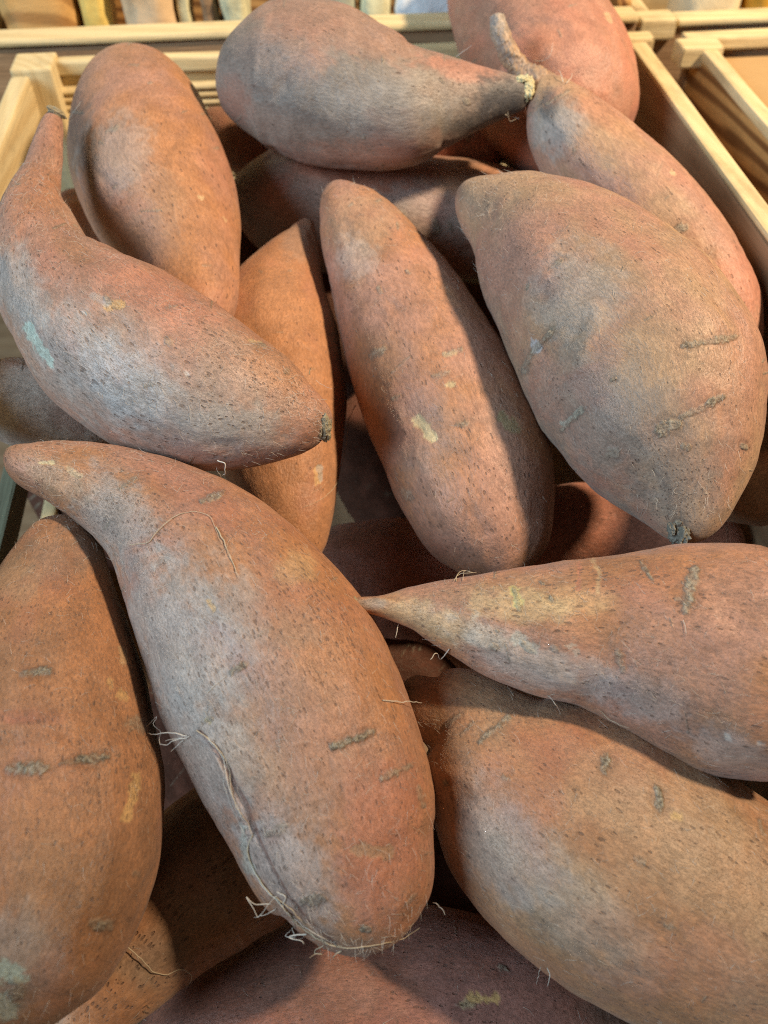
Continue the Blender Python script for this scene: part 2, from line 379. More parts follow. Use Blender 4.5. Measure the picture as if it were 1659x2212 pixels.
# goods standing in the back crates, far out of focus
def pouch(name, xpx0, xpx1, yc, zlow, height, thick, mat, label, cat, lean=0.0, group=None, crump=0.004):
    """a filled paper or plastic packet: pillow shape, pinched top seam, crumpled skin"""
    r0, r1 = ray(xpx0, 30), ray(xpx1, 30)
    X = []
    for r in (r0, r1):
        t = (yc - CAM @ EY) / (r @ EY); X.append(float((CAM + r * t) @ EX))
    xm, hw = (X[0] + X[1]) / 2, abs(X[1] - X[0]) / 2
    nu, nv = 48, 40; V = []
    for j in range(nv):
        v = j / (nv - 1); z = zlow + v * height
        fat = thick * (max(0.0, math.sin(math.pi * (0.06 + 0.90 * v))) ** 0.45)
        for i in range(nu):
            a = 2 * math.pi * i / nu; ca, sa = math.cos(a), math.sin(a)
            ex = math.copysign(abs(ca) ** 0.55, ca); ey = math.copysign(abs(sa) ** 0.75, sa)
            V.append((xm + hw * ex, yc + fat * ey + lean * v, z))
    V = np.array(V); V += fbm(V * 55 + xm * 9, 4)[:, None] * crump * np.array([0.6, 1.0, 0.5])
    Fc = [(j*nu+i, j*nu+(i+1) % nu, (j+1)*nu+(i+1) % nu, (j+1)*nu+i) for j in range(nv-1) for i in range(nu)]
    n0 = len(V); V = np.vstack([V, V[:nu].mean(0), V[-nu:].mean(0)])
    Fc += [((i+1) % nu, i, n0, n0) for i in range(nu)] + [((nv-1)*nu+i, (nv-1)*nu+(i+1) % nu, n0+1, n0+1) for i in range(nu)]
    base = np.array([xm, yc, zlow]); root = tuple(base @ np.stack([EX, EY, EZ]))
    tri = []
    for f in Fc:
        tri.append(f[:3]);
        if f[3] != f[2]: tri.append((f[0], f[2], f[3]))
    o = mesh_obj(name, (V - base) @ np.stack([EX, EY, EZ]), tri, mat, None, True, {'rest': V})
    o.location = root
    return tag(o, label, cat, group)
KRAFT = wood_material('creased_kraft_paper', (0.62,0.36,0.13), (0.27, 0.12, 0.035), 0.7, 40, 0.55)
YEL = plain('yellow_packet_film', (0.75,0.55,0.16), 0.35, 0.5, 70, 0.001)
TANP = plain('tan_packet_paper', (0.66,0.47,0.28), 0.5, 0.35, 60, 0.001)
GREYG = plain('grey_green_film', (0.42,0.43,0.34), 0.3, 0.6, 90, 0.001)
SAGE = plain('sage_packet', (0.62,0.58,0.36), 0.4, 0.6, 110, 0.001)
DARKP = plain('dark_glass_jar', (0.035, 0.025, 0.02), 0.25, 0.4, 60, 0.0003)
WHITE = plain('white_film', (0.72, 0.74, 0.76), 0.25, 0.3, 70, 0.002)
CREAM = plain('cream_packet', (0.72, 0.60, 0.38), 0.4, 0.3, 80, 0.001)
ORANGE = plain('orange_packet', (0.62, 0.30, 0.03), 0.4, 0.25, 60, 0.001)
zfl = DEP + 0.001
yg = yk + T + 0.04
pouch('paper_packet', 12, 178, yg, zfl, 0.30, 0.022, KRAFT, 'creased brown kraft packet standing at the left end of the back crate', 'packet')
pouch('film_packet', 182, 246, yg + 0.004, zfl, 0.30, 0.020, YEL, 'shiny yellow packet beside the brown kraft packet', 'packet')
pouch('paper_packet', 272, 384, yg + 0.002, zfl, 0.30, 0.022, TANP, 'wide tan packet in the back crate between dark gaps', 'packet')
pouch('film_packet', 388, 418, yg + 0.004, zfl, 0.30, 0.016, SAGE, 'narrow pale olive packet right of the wide tan packet', 'packet')
pouch('paper_packet', 438, 476, yg + 0.006, zfl, 0.30, 0.018, PLANK, 'narrow grey brown packet next to the mottled green and yellow one', 'packet')
pouch('film_packet', 480, 545, yg + 0.004, zfl, 0.30, 0.020, SAGE, 'mottled green and yellow packet behind the grey dusty sweet potato', 'packet')
pouch('film_packet', 690, 770, yg + 0.006, zfl, 0.30, 0.022, GREYG, 'grey green glossy packet behind the dusty sweet potato\'s back', 'packet')
pouch('film_packet', 775, 842, yg + 0.004, zfl, 0.30, 0.020, SAGE, 'pale greenish packet left of the crumpled white bag', 'packet')
pouch('plastic_bag', 850, 985, yg + 0.002, zfl, 0.235, 0.025, WHITE, 'crumpled white plastic bag in the back crate', 'bag', crump=0.009)
zf4 = DEP + 0.001; yg4 = yA + T + 0.035
pouch('film_packet', 1448, 1580, yg4, zf4, 0.26, 0.022, CREAM, 'pale cream packet in the far right crate', 'packet')
pouch('film_packet', 1584, 1690, yg4, zf4, 0.26, 0.022, ORANGE, 'bright orange packet at the top right corner', 'packet')
me = board('table_top', -1.2, 1.4, -0.9, 1.6, DEP - 0.04, DEP - 0.0075, PLANK, None); tag(me, kind='structure')
# ---------------------------------------------------------------- sweet potatoes: measured centre lines
# each: key, list of (x, y, radius) on a 1659 x 2212 sheet; the third number is turned into metres at the
# potato's own distance from the lens
SPINES = {
 'f1': [(640,760,0),(700,830,70),(770,930,100),(830,1040,100),(890,1150,75),(930,1230,0)],
 'f2': [(330,1480,0),(360,1540,70),(400,1630,95),(440,1720,90),(470,1790,50),(480,1820,0)],
 'f3': [(860,1760,0),(900,1790,70),(980,1860,110),(1060,1950,110),(1130,2040,60),(1160,2080,0)],
 'f4': [(880,640,0),(930,660,60),(1020,700,85),(1110,730,80),(1190,760,50),(1220,770,0)],
 'f5': [(400,480,0),(440,500,50),(520,560,85),(590,650,80),(620,740,0)],
 'f6': [(60,1000,0),(100,1030,60),(170,1090,85),(250,1160,75),(320,1230,0)],
 'f7': [(1250,1440,0),(1290,1460,60),(1380,1510,100),(1490,1580,110),(1600,1650,100),(1700,1710,0)],
 'f8': [(660,520,0),(700,560,60),(740,660,72),(770,780,60),(785,830,0)],
 'f9': [(760,1400,0),(810,1425,50),(900,1450,62),(1000,1475,0)],
 'P20': [(135,415,0),(160,450,55),(215,520,85),(285,600,80),(340,670,40),(355,690,0)],
 'P21': [(440,240,0),(475,272,45),(540,315,70),(620,350,65),(680,370,0)],
 'P16': [(-62,850,0),(-40,854,62),(10,862,92),(60,872,98),(130,892,88),(210,917,60),(265,934,0)],
 'P19': [(640,1215,0),(680,1222,80),(760,1240,120),(870,1265,145),(970,1300,145),(1060,1340,115),(1120,1370,65),(1145,1382,0)],
 'P17': [(1090,1140,0),(1130,1142,70),(1220,1148,104),(1330,1156,112),(1440,1166,108),(1530,1176,84),(1590,1182,50),(1610,1184,0)],
 'P18': [(1535,1108,0),(1565,1094,40),(1630,1064,78),(1690,1035,72),(1740,1010,0)],
 'P3b': [(900,322,0),(925,326,34),(985,330,52),(1050,330,52),(1090,328,0)],
 'P13': [(250,2300,0),(330,2290,105),(450,2256,180),(600,2226,235),(760,2210,265),(920,2204,262),(1080,2212,235),(1220,2224,185),(1320,2230,122),(1390,2232,0)],
 'P15': [(500,400,0),(530,412,72),(600,432,122),(720,455,138),(860,472,138),(1000,476,132),(1120,480,110),(1200,482,72),(1240,482,0)],
 'P3': [(1010,-140,0),(1035,-100,90),(1075,-40,140),(1120,25,165),(1164,105,176),(1194,185,182),(1202,260,178),(1200,320,140),(1196,365,80),(1195,390,0)],
 'P14': [(668,472,0),(652,515,38),(626,575,75),(602,650,114),(592,740,143),(598,850,150),(604,950,140),(618,1040,118),(640,1130,85),(655,1190,50),(660,1222,0)],
 'P12': [(110,2275,0),(150,2230,62),(180,2190,82),(240,2118,110),(322,2018,140),(406,1928,165),(520,1840,175),(606,1788,165),(680,1730,120),(735,1684,0)],
 'P4': [(1150,172,0),(1168,188,38),(1187,214,60),(1224,275,94),(1292,358,117),(1380,450,126),(1464,556,128),(1522,656,124),(1555,760,98),(1568,825,58),(1572,858,0)],
 'P1': [(287,95,0),(288,122,74),(291,180,122),(302,260,152),(317,340,166),(347,420,164),(386,500,138),(413,580,106),(425,660,90),(430,720,62),(432,748,0)],
 'P10': [(880,1466,0),(910,1505,60),(980,1540,106),(1060,1632,174),(1144,1714,236),(1255,1800,274),(1395,1890,288),(1540,1975,280),(1660,2045,250),(1770,2110,190),(1850,2155,0)],
 'P11': [(152,1112,0),(142,1150,75),(122,1250,128),(106,1360,185),(95,1480,234),(85,1600,266),(80,1720,288),(70,1840,284),(48,1950,268),(18,2060,238),(-12,2150,186),(-34,2230,120),(-48,2300,0)],
 'P6': [(728,388,0),(738,425,55),(765,475,86),(810,557,112),(861,655,141),(912,770,162),(962,882,177),(1010,1000,177),(1042,1100,160),(1068,1175,128),(1085,1256,0)],
 'P2': [(465,142,0),(492,146,78),(535,158,128),(605,168,167),(690,186,179),(782,212,163),(870,229,139),(950,220,105),(1030,211,72),(1090,205,50),(1125,201,38),(1146,197,0)],
 'P8': [(12,972,0),(58,1000,50),(128,1018,70),(220,1050,97),(320,1104,130),(422,1198,184),(510,1318,225),(594,1465,256),(656,1595,252),(706,1715,238),(742,1845,212),(770,1925,176),(780,1985,140),(790,2066,0)],
 'P7': [(118,238,0),(114,262,24),(106,300,33),(93,360,44),(79,420,64),(78,490,93),(105,590,124),(170,665,155),(258,741,186),(360,808,188),(465,852,170),(570,882,132),(652,904,82),(718,912,0)],
 'P9': [(754,1301,0),(768,1303,13),(800,1307,20),(832,1309,27),(900,1313,49),(980,1327,80),(1080,1346,116),(1180,1358,143),(1280,1362,163),(1380,1378,194),(1490,1402,228),(1600,1430,250),(1700,1450,244),(1780,1466,205),(1850,1480,0)],
 'P5': [(992,402,0),(1038,438,74),(1106,480,127),(1194,558,186),(1278,650,224),(1350,744,250),(1400,832,257),(1435,932,229),(1465,1024,180),(1482,1100,113),(1490,1176,0)],
}
# ---------------------------------------------------------------- sweet potatoes
C = dict(Z=(.085,.035,.022), X=(.37,.225,.16), O=(.385,.174,.077), B=(.30,.145,.07), P=(.375,.19,.125), R=(.31,.115,.066), H=(.23,.19,.155), Q=(.34,.155,.118), G=(.345,.322,.29), K=(.062,.055,.052),  # Z is gap shade put into the filler potatoes' colour
         Y=(.56,.43,.23), M=(.46,.60,.50), T=(.37,.23,.13), D=(.25,.17,.125), W=(.58,.52,.45), F=(.56,.35,.14), S=(.44,.17,.105), L=(.415,.405,.395))  # L in zones: pale dust with the window's cool reflection put into the colour
DEPTH = {'f1': (1.42, 1.42), 'f2': (1.27, 1.27), 'f3': (1.42, 1.42), 'f4': (1.6, 1.6), 'f5': (1.3, 1.3), 'f9': (1.22, 1.22), 'f6': (1.45, 1.45), 'f7': (1.6, 1.6), 'f8': (1.28, 1.28), 'P20': (1.2, 1.2), 'P21': (1.17, 1.17), 'P16': (0.98, 1.04), 'P19': (1.32, 1.32), 'P17': (1.24, 1.22), 'P18': (1.08, 1.01), 'P3b': (1.13, 1.13), 'P13': (1.2, 1.2), 'P15': (1.15, 1.18), 'P3': (1.06, 1.05), 'P14': (1.07, 1.09), 'P12': (1.03, 1.14), 'P4': (0.93, 1.02), 'P1': (1.05, 0.96), 'P10': (0.98, 1.05), 'P11': (0.95, 0.89), 'P6': (1.02, 1.05), 'P2': (0.97, 0.925), 'P8': (0.9, 0.96), 'P7': (0.89, 0.9), 'P9': (0.89, 0.92), 'P5': (0.92, 0.92)}
POT = {}
def build_potato(key, label, c1, c2, zones=(), scars=(), peels=(), veins=(), pores=0.35, pore_zones=(), fuzz=0.5, fuzz_zones=(), group=None, res=(300, 300), lump=1.0, flat=0.94, nicks=9, mat=None):
    n, m = res
    P, R, x, y, r, d, t = spine(key, n, *DEPTH[key])
    sd = (sum(map(ord, key)) * 7.13) % 60
    T = np.gradient(P, axis=0); T /= np.linalg.norm(T, axis=1)[:, None]
    V = CAM - P; N1 = V - (V * T).sum(1)[:, None] * T; N1 /= np.linalg.norm(N1, axis=1)[:, None]; N2 = np.cross(T, N1)
    th = np.arange(m) * 2 * math.pi / m
    arc = np.concatenate([[0], np.cumsum(np.linalg.norm(np.diff(P, axis=0), axis=1))])
    ct, st = np.cos(th), np.sin(th)
    dirs = flat * ct[None, :, None] * N1[:, None] + st[None, :, None] * N2[:, None]
    pos = P[:, None] + R[:, None, None] * dirs
    tex = 0.85 + 0.55 * ((sd * 3.7) % 1.0)
    rest = np.stack([np.repeat(arc[:, None], m, 1), R[:, None] * ct[None], R[:, None] * st[None]], -1).reshape(-1, 3) + np.array([sd, sd * .7, sd * .3])
    pos = pos.reshape(-1, 3); dirs = dirs.reshape(-1, 3); Rr = np.repeat(R, m)
    low = fbm(rest * np.array([14, 22, 22.]), 2); med = fbm(rest * np.array([45, 70, 70.]), 3); fine = fbm(rest * np.array([160, 230, 230.]), 3)
    ringn = fbm(rest * np.array([150, 12, 12.]), 2)                # faint cross creases
    ridge = fbm(rest * np.array([9, 60, 60.]) + 3, 2); dents = sstep(.15, .6, fbm(rest * np.array([30, 42, 42.]) + 8, 3))
    disp = lump * (Rr * 0.036 * low + Rr * 0.021 * ridge - 0.0011 * dents * sstep(0, .012, Rr) + 0.0005 * med * sstep(0, .01, Rr) + 0.00010 * fine + 0.00016 * ringn)
    pos = pos + dirs * disp[:, None]
    X, Y, Dp = project(pos)
    # colour
    n1 = fbm(rest * np.array([22, 32, 32.]), 4); n2 = fbm(rest * np.array([60, 80, 80.]) + 5, 4); n3 = fbm(rest * np.array([120, 160, 160.]) + 9, 4)
    n4 = fbm(rest * np.array([260, 330, 330.]) + 4, 3)
    col = np.array(C[c1])[None] + (np.array(C[c2]) - np.array(C[c1]))[None] * sstep(-.35, .45, n1 + .35 * n2)[:, None]
    facing = np.repeat((np.cos(th) > -0.35)[None], n, 0).ravel()
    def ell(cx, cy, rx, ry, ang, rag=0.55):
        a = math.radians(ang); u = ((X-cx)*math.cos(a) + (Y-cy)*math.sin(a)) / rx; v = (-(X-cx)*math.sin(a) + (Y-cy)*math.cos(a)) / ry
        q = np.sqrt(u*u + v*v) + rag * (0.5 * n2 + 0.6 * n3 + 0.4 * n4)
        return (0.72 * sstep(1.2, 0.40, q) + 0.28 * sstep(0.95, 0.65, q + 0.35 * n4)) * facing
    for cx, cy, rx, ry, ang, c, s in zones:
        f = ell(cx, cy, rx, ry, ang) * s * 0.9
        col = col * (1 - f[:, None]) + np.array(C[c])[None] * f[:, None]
    def seg(pts, w, rag=0.6, end=0.35):
        """soft-edged mask round a polyline of sheet points"""
        best = np.full(len(X), 1e9)
        for (ax, ay), (bx, by) in zip(pts[:-1], pts[1:]):
            dx, dy = bx-ax, by-ay; q = np.clip(((X-ax)*dx + (Y-ay)*dy) / (dx*dx + dy*dy + 1e-9), 0, 1)
            taper = 1.0 + end * np.abs(2*q - 1) ** 3 if len(pts) == 2 else 1.0
            best = np.minimum(best, np.hypot(X - ax - q*dx, Y - ay - q*dy) * taper)
        jag = rag * w * (0.6 * n3 + 0.5 * fbm(np.stack([X*0.09, Y*0.09, 0*X + sd], -1), 3))
        return (best + jag), best
    scar = np.zeros(len(X)); extra = np.zeros(len(X))
    for pts, w, amt in scars:
        q, _ = seg(pts, w * .9, 0.85); f = sstep(w * .52, w * .26, q) * facing
        scar = np.maximum(scar, f * amt * (.65 + .5 * sstep(-.3, .3, n4))); ring = sstep(w * 1.2, w * .6, q) * facing
        extra += (f * 0.00016 - ring * 0.00026) * amt; col = col * (1 - .22 * amt * ring[:, None])
    for pts, w, c, amt in peels:
        q, _ = seg(pts, w, 1.0, 0.0); f = sstep(w * .56, w * .40, q) * facing * amt
        col = col * (1 - f[:, None]) + np.array(C[c] if isinstance(c, str) else c)[None] * f[:, None]; extra -= f * 0.0002
    for pts, w, h in veins:
        q, _ = seg(pts, w, 0.25, 0.0); f = sstep(w, 0, q) * facing; extra += f * h
        if h < 0: col = col * (1 - .75 * f[:, None]) + np.array((.17, .06, .035))[None] * .75 * f[:, None]
    pos = pos + dirs * extra[:, None]
    pm = np.full(len(X), pores) * (0.15 + 1.5 * sstep(-.3, .5, fbm(rest * np.array([28, 36, 36.]) + 21, 3)))
    for cx, cy, rx, ry, ang, s in pore_zones:
        f = ell(cx, cy, rx, ry, ang); pm = pm * (1 - f) + s * f
    fm = np.full(len(X), fuzz) * (0.6 + 0.6 * sstep(-.3, .4, n2))
    for cx, cy, rx, ry, ang, s in fuzz_zones:
        f = ell(cx, cy, rx, ry, ang); fm = fm * (1 - f) + s * f
    rs = np.random.RandomState(int(sd * 100) % 9973)
    vid = np.nonzero(facing & (Rr > 0.35 * R.max()))[0]
    for _ in range(int(nicks)):
        k = vid[rs.randint(len(vid))]; j = k // m
        tx, ty = np.gradient(x)[j], np.gradient(y)[j]; a = math.atan2(ty, tx) + math.pi/2 + rs.normal(0, .35); Ln = rs.uniform(2, 11) * (1 + (rs.rand() < .2) * 1.5)
        q, _ = seg([(X[k] - Ln*math.cos(a), Y[k] - Ln*math.sin(a)), (X[k] + Ln*math.cos(a), Y[k] + Ln*math.sin(a))], rs.uniform(3.5, 7), 0.9); w_ = 5.0
        f = sstep(w_ * .62, w_ * .2, q) * facing * rs.uniform(.25, .7); scar = np.maximum(scar, f); extra_n = -f * 0.00022; pos += dirs * extra_n[:, None]
    marks = np.stack([scar, np.clip(pm, 0, 1), np.clip(fm, 0, 1)], -1)
    i = np.arange(n - 1)[:, None] * m; j = np.arange(m)[None]; j2 = (j + 1) % m
    Fc = np.stack([i + j, i + j2, i + m + j2, i + m + j], -1).reshape(-1, 4)
    root = empty('sweet_potato', tuple(P[n // 2])); tag(root, label, 'sweet potato', group)
    body = mesh_obj('skin', pos - P[n // 2], Fc, mat or SKIN, root, True, {'rest': rest * tex, 'tint': np.clip(col, 0.01, 1), 'marks': marks})
    vis = facing & (np.repeat(np.cos(th)[None], n, 0).ravel() > -0.1)
    nrm = dirs / np.linalg.norm(dirs, axis=1)[:, None]
    POT[key] = dict(root=root, pos=pos, nrm=nrm, X=X, Y=Y, D=Dp, vis=vis, P=P, R=R, T=T, n=n, m=m, sd=sd)
    return root
def on_skin(key, x, y, lift=0.0):
    """the point of a potato's skin seen at sheet position (x, y), or a point in the air beside it"""
    q = POT[key]; idx = np.nonzero(q['vis'])[0]
    dist = np.hypot(q['X'][idx] - x, q['Y'][idx] - y); k = idx[np.argmin(dist)]
    if dist.min() < 5: return q['pos'][k] + q['nrm'][k] * lift
    return CAM + ray(x, y) * (q['D'][k] - lift)
def tube(pts, radii, sides=6):
    pts = np.array(pts, float); n = len(pts)
    T = np.gradient(pts, axis=0); T /= np.linalg.norm(T, axis=1)[:, None] + 1e-12
    a = np.array([0.3, 0.5, 0.81]); N = np.cross(T, a); N /= np.linalg.norm(N, axis=1)[:, None] + 1e-12; Bn = np.cross(T, N)
    th = np.arange(sides) * 2 * math.pi / sides
    V = pts[:, None] + radii[:, None, None] * (np.cos(th)[None, :, None] * N[:, None] + np.sin(th)[None, :, None] * Bn[:, None])
    i = np.arange(n - 1)[:, None] * sides; j = np.arange(sides)[None]; j2 = (j + 1) % sides
    return V.reshape(-1, 3), np.stack([i + j, i + j2, i + sides + j2, i + sides + j], -1).reshape(-1, 4)
def rootlet(key, pts, r=0.00022, lift=0.0004, mat=None, wob=1.0, name='rootlet'):
    P = np.array([on_skin(key, p[0], p[1], (p[2] if len(p) > 2 else lift)) for p in pts])
    u = np.concatenate([[0], np.cumsum(np.linalg.norm(np.diff(P, axis=0), axis=1))])
    s = np.linspace(0, u[-1], max(12, int(len(pts) * 9)))
    Q = np.stack([smooth_curve(u, P[:, k], s) for k in range(3)], -1) if len(P) > 2 else P[0] + (P[1] - P[0]) * (s / u[-1])[:, None]
    Q = Q + wob * 0.00025 * np.stack([noise3(np.stack([s * 400 + 31 * k, 0 * s + P[0, 0] * 900, 0 * s], -1)) for k in range(3)], -1)
    rr = 0.46 * r * (1.0 - 0.6 * (s / u[-1]) ** 1.5)
    root = POT[key]['root']; o = np.array(root.location)
    V, Fc = tube(Q - o, rr)
    return mesh_obj(name, V, Fc, mat or ROOT, root)
def lump_part(key, name, x, y, size, mat, lift=0.0, squash=(1, 1, 1), rough=0.35, label=None):
    """a small crumbly piece grown onto the skin"""
    bm = bmesh.new(); bmesh.ops.create_icosphere(bm, subdivisions=5, radius=1.0)
    V = np.array([v.co[:] for v in bm.verts]); Fc = np.array([[v.index for v in f.verts] for f in bm.faces]); bm.free()
    V = V * (1 + rough * fbm(V * 1.6 + x * .1, 4) + 0.25 * rough * fbm(V * 6 + y * .1, 3))[:, None]
    q = POT[key]; c = on_skin(key, x, y, lift)
    idx = np.nonzero(q['vis'])[0]; k = idx[np.argmin(np.hypot(q['X'][idx] - x, q['Y'][idx] - y))]
    nz = q['nrm'][k]; tx = RIGHT - (RIGHT @ nz) * nz; tx /= np.linalg.norm(tx); ty = np.cross(nz, tx)
    V = (V * size * np.array(squash)) @ np.stack([tx, ty, nz])
    root = q['root']; o = np.array(root.location)
    ob = mesh_obj(name, V + c - o, Fc, mat, root)
    if label: ob['label'] = label
    return ob
def fuzz_hairs(key, count, seed=0, length=(0.0012, 0.0042), r=0.000045):
    """the loose fine fibres on the skin: one uncountable part"""
    q = POT[key]; rs = np.random.RandomState(seed + 5); fz = ((CAM - q['pos']) * q['nrm']).sum(1) / np.linalg.norm(CAM - q['pos'], axis=1)
    idx = np.nonzero((fz > 0.30) & (np.repeat(q['R'], q['m']) > .25 * q['R'].max()))[0]
    ks = rs.choice(idx, count); VV = []; FF = []; off = 0
    root = q['root']; o = np.array(root.location)
    tl = q['T'][np.clip(ks // q['m'], 0, q['n'] - 1)]
    for k, T in zip(ks, tl):
        p, nz = q['pos'][k], q['nrm'][k]; a = rs.normal(0, 0.9) + (math.pi if rs.rand() < .5 else 0)
        side = np.cross(nz, T); dv = math.cos(a) * T + math.sin(a) * side; L = rs.uniform(*length); bend = rs.normal(0, 0.6); up = rs.uniform(0.01, 0.06)
        s = np.linspace(0, 1, 6)[:, None]
        lat = np.cross(nz, dv)
        pts = p - o + L * (s * dv + bend * s**2 * lat * .6) + nz * (0.00004 + up * L * s * (1.1 - s))
        V, Fc = tube(pts, r * (1.1 - 0.7 * s[:, 0]), 3); VV.append(V); FF.append(Fc + off); off += len(V)
    ob = mesh_obj('root_fuzz', np.vstack(VV), np.vstack(FF), ROOT_PALE, root); ob['kind'] = 'stuff'
    return ob
LOW = (150, 150)
# fillers added deep in the heap; near-black skin colour stands in for gap shade
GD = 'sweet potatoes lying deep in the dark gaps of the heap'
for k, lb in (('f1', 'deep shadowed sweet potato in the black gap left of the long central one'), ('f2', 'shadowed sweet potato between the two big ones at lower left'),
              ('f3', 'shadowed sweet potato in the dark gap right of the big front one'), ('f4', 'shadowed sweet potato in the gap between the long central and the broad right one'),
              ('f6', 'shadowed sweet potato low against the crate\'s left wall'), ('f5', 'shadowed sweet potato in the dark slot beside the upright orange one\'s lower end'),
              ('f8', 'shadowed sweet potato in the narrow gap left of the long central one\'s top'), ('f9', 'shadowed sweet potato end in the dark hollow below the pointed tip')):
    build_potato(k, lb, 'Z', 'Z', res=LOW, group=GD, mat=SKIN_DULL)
build_potato('P20', 'reddish sweet potato mostly hidden beneath the upright orange one at upper left', 'R', 'O', res=LOW)
build_potato('P21', 'dark red sweet potato end tucked under the grey dusty one\'s blunt end', 'R', 'B', res=LOW)
build_potato('P16', 'greyish mauve sweet potato at the left edge under the necked one', 'W', 'P', zones=[(30,860,90,80,0,'W',.75),(170,900,90,50,20,'R',.5)], res=(200,200), pores=.1)
build_potato('P19', 'dark reddish sweet potato in shadow behind the pointed tip', 'S', 'R', res=(200,200))
build_potato('P17', 'red sweet potato lying below the broad one with a sunlit triangle of skin', 'S', 'R', res=(200,200), pores=.15)
build_potato('P18', 'orange sweet potato peeping out at the right edge behind the broad one', 'O', 'T', res=(200,200), pores=.15)
build_potato('P3b', 'salmon sweet potato glimpsed under the grey dusty one\'s dark tip', 'S', 'P', scars=[([(1012,285),(1010,302)],12,.7)], res=(200,200), pores=.05)
build_potato('P13', 'pinkish brown sweet potato lying across the bottom with a yellow peeled patch', 'Q', 'R',
    zones=[(480,2150,240,110,0,'R',.5),(700,2140,200,90,0,'D',.35),(1330,2190,100,50,0,'D',.8)], peels=[([(1000,2168),(1030,2160)],24,'Y',.7),([(1020,2158),(1070,2160)],26,'F',.95)],
    scars=[([(985,2172),(1025,2172)],16,.35),([(1080,2085),(1095,2092)],18,.7),([(1340,2180),(1375,2190)],40,.55)], pores=.35, fuzz=.7)
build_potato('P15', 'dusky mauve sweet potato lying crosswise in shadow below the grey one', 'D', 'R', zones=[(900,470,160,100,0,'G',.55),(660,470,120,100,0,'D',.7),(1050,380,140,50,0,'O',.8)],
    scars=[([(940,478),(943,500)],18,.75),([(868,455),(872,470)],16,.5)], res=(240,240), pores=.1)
build_potato('P3', 'big smooth pink sweet potato leaning at the back beside the right wall', 'P', 'S', zones=[(1230,60,130,120,40,'P',.6)], scars=[([(1207,65),(1213,80)],5,.5)], peels=[([(1310,30),(1318,45)],10,'Y',.5)], res=(240,240), pores=.05, fuzz=.15)
build_potato('P14', 'smooth orange sweet potato standing behind the necked one, its lower half lit', 'O', 'O', zones=[(650,520,50,60,0,'D',.6),(620,1050,130,90,0,'B',.35)],
    peels=[([(686,1018),(688,1038)],17,'F',.9),([(692,1012),(694,1036)],12,'G',.7)], scars=[([(560,585),(566,588)],5,.5)], pores=.12, fuzz=.3)
build_potato('P12', 'brown pitted sweet potato slanting up between the two front left ones', 'O', 'T', zones=[(330,2080,90,70,-40,'D',.5),(220,2180,90,60,-40,'O',.8)],
    veins=[([(412,1868),(440,1915),(490,1985),(525,2032)],10,.0006)], peels=[([(415,1870),(445,1920),(495,1985)],8,'T',.5),([(310,2095),(335,2140)],12,'T',.35)],
    pores=.62, pore_zones=[(250,2130,110,90,-40,.9),(360,2000,100,80,-40,.85)], fuzz=.3)
build_potato('P4', 'sweet potato with a long twig-like stem, resting along the crate\'s right wall', 'T', 'P',
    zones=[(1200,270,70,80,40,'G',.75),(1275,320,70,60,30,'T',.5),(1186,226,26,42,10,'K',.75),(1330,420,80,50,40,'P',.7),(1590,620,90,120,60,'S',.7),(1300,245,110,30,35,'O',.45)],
    scars=[([(1462,498),(1480,490)],22,.7),([(1238,330),(1246,318)],8,.4),([(1180,225),(1230,195)],9,.45)], peels=[([(1450,372),(1455,374)],10,'Y',.8)], pores=.25, fuzz=.2, res=(320,300))
build_potato('P1', 'plump orange sweet potato standing upright at upper left', 'O', 'P', lump=.55,
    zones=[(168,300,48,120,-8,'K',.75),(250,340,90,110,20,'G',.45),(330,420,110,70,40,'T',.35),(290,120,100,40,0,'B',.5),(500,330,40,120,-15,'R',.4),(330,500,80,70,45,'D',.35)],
    scars=[([(243,402),(247,404)],10,.9),([(216,305),(222,310)],7,.6),([(230,285),(255,272)],9,.5),([(280,140),(300,140)],6,.4)], peels=[([(430,425),(438,428)],9,'Y',.6),([(482,470),(488,476)],6,'Y',.5)], pores=.22, fuzz=.25)
build_potato('P10', 'large stout sweet potato at lower right below the pointed one', 'O', 'T',
    zones=[(1080,1830,190,120,45,'G',.48),(1260,1990,240,90,35,'G',.3),(930,1620,60,170,-15,'B',.55),(1250,1640,230,60,25,'R',.35),(1420,1800,260,120,30,'T',.4),(1560,2080,150,100,30,'P',.45)],
    scars=[([(995,1588),(1025,1558)],12,.7),([(1035,1603),(1100,1548)],14,.75),([(957,1573),(992,1543)],10,.6),([(1309,1630),(1307,1666)],24,1),([(1420,1700),(1427,1742)],24,1),([(960,1690),(965,1694)],16,.8),
           ([(1380,1855),(1392,1864)],22,.6),([(1293,1846),(1297,1850)],10,.6),([(1440,1998),(1458,2004)],12,.6),([(1085,1678),(1100,1682)],10,.5),([(1640,1770),(1650,1800)],10,.5)],
    peels=[([(1455,1763),(1468,1766)],15,'F',.95)], pores=.3, fuzz=.7)
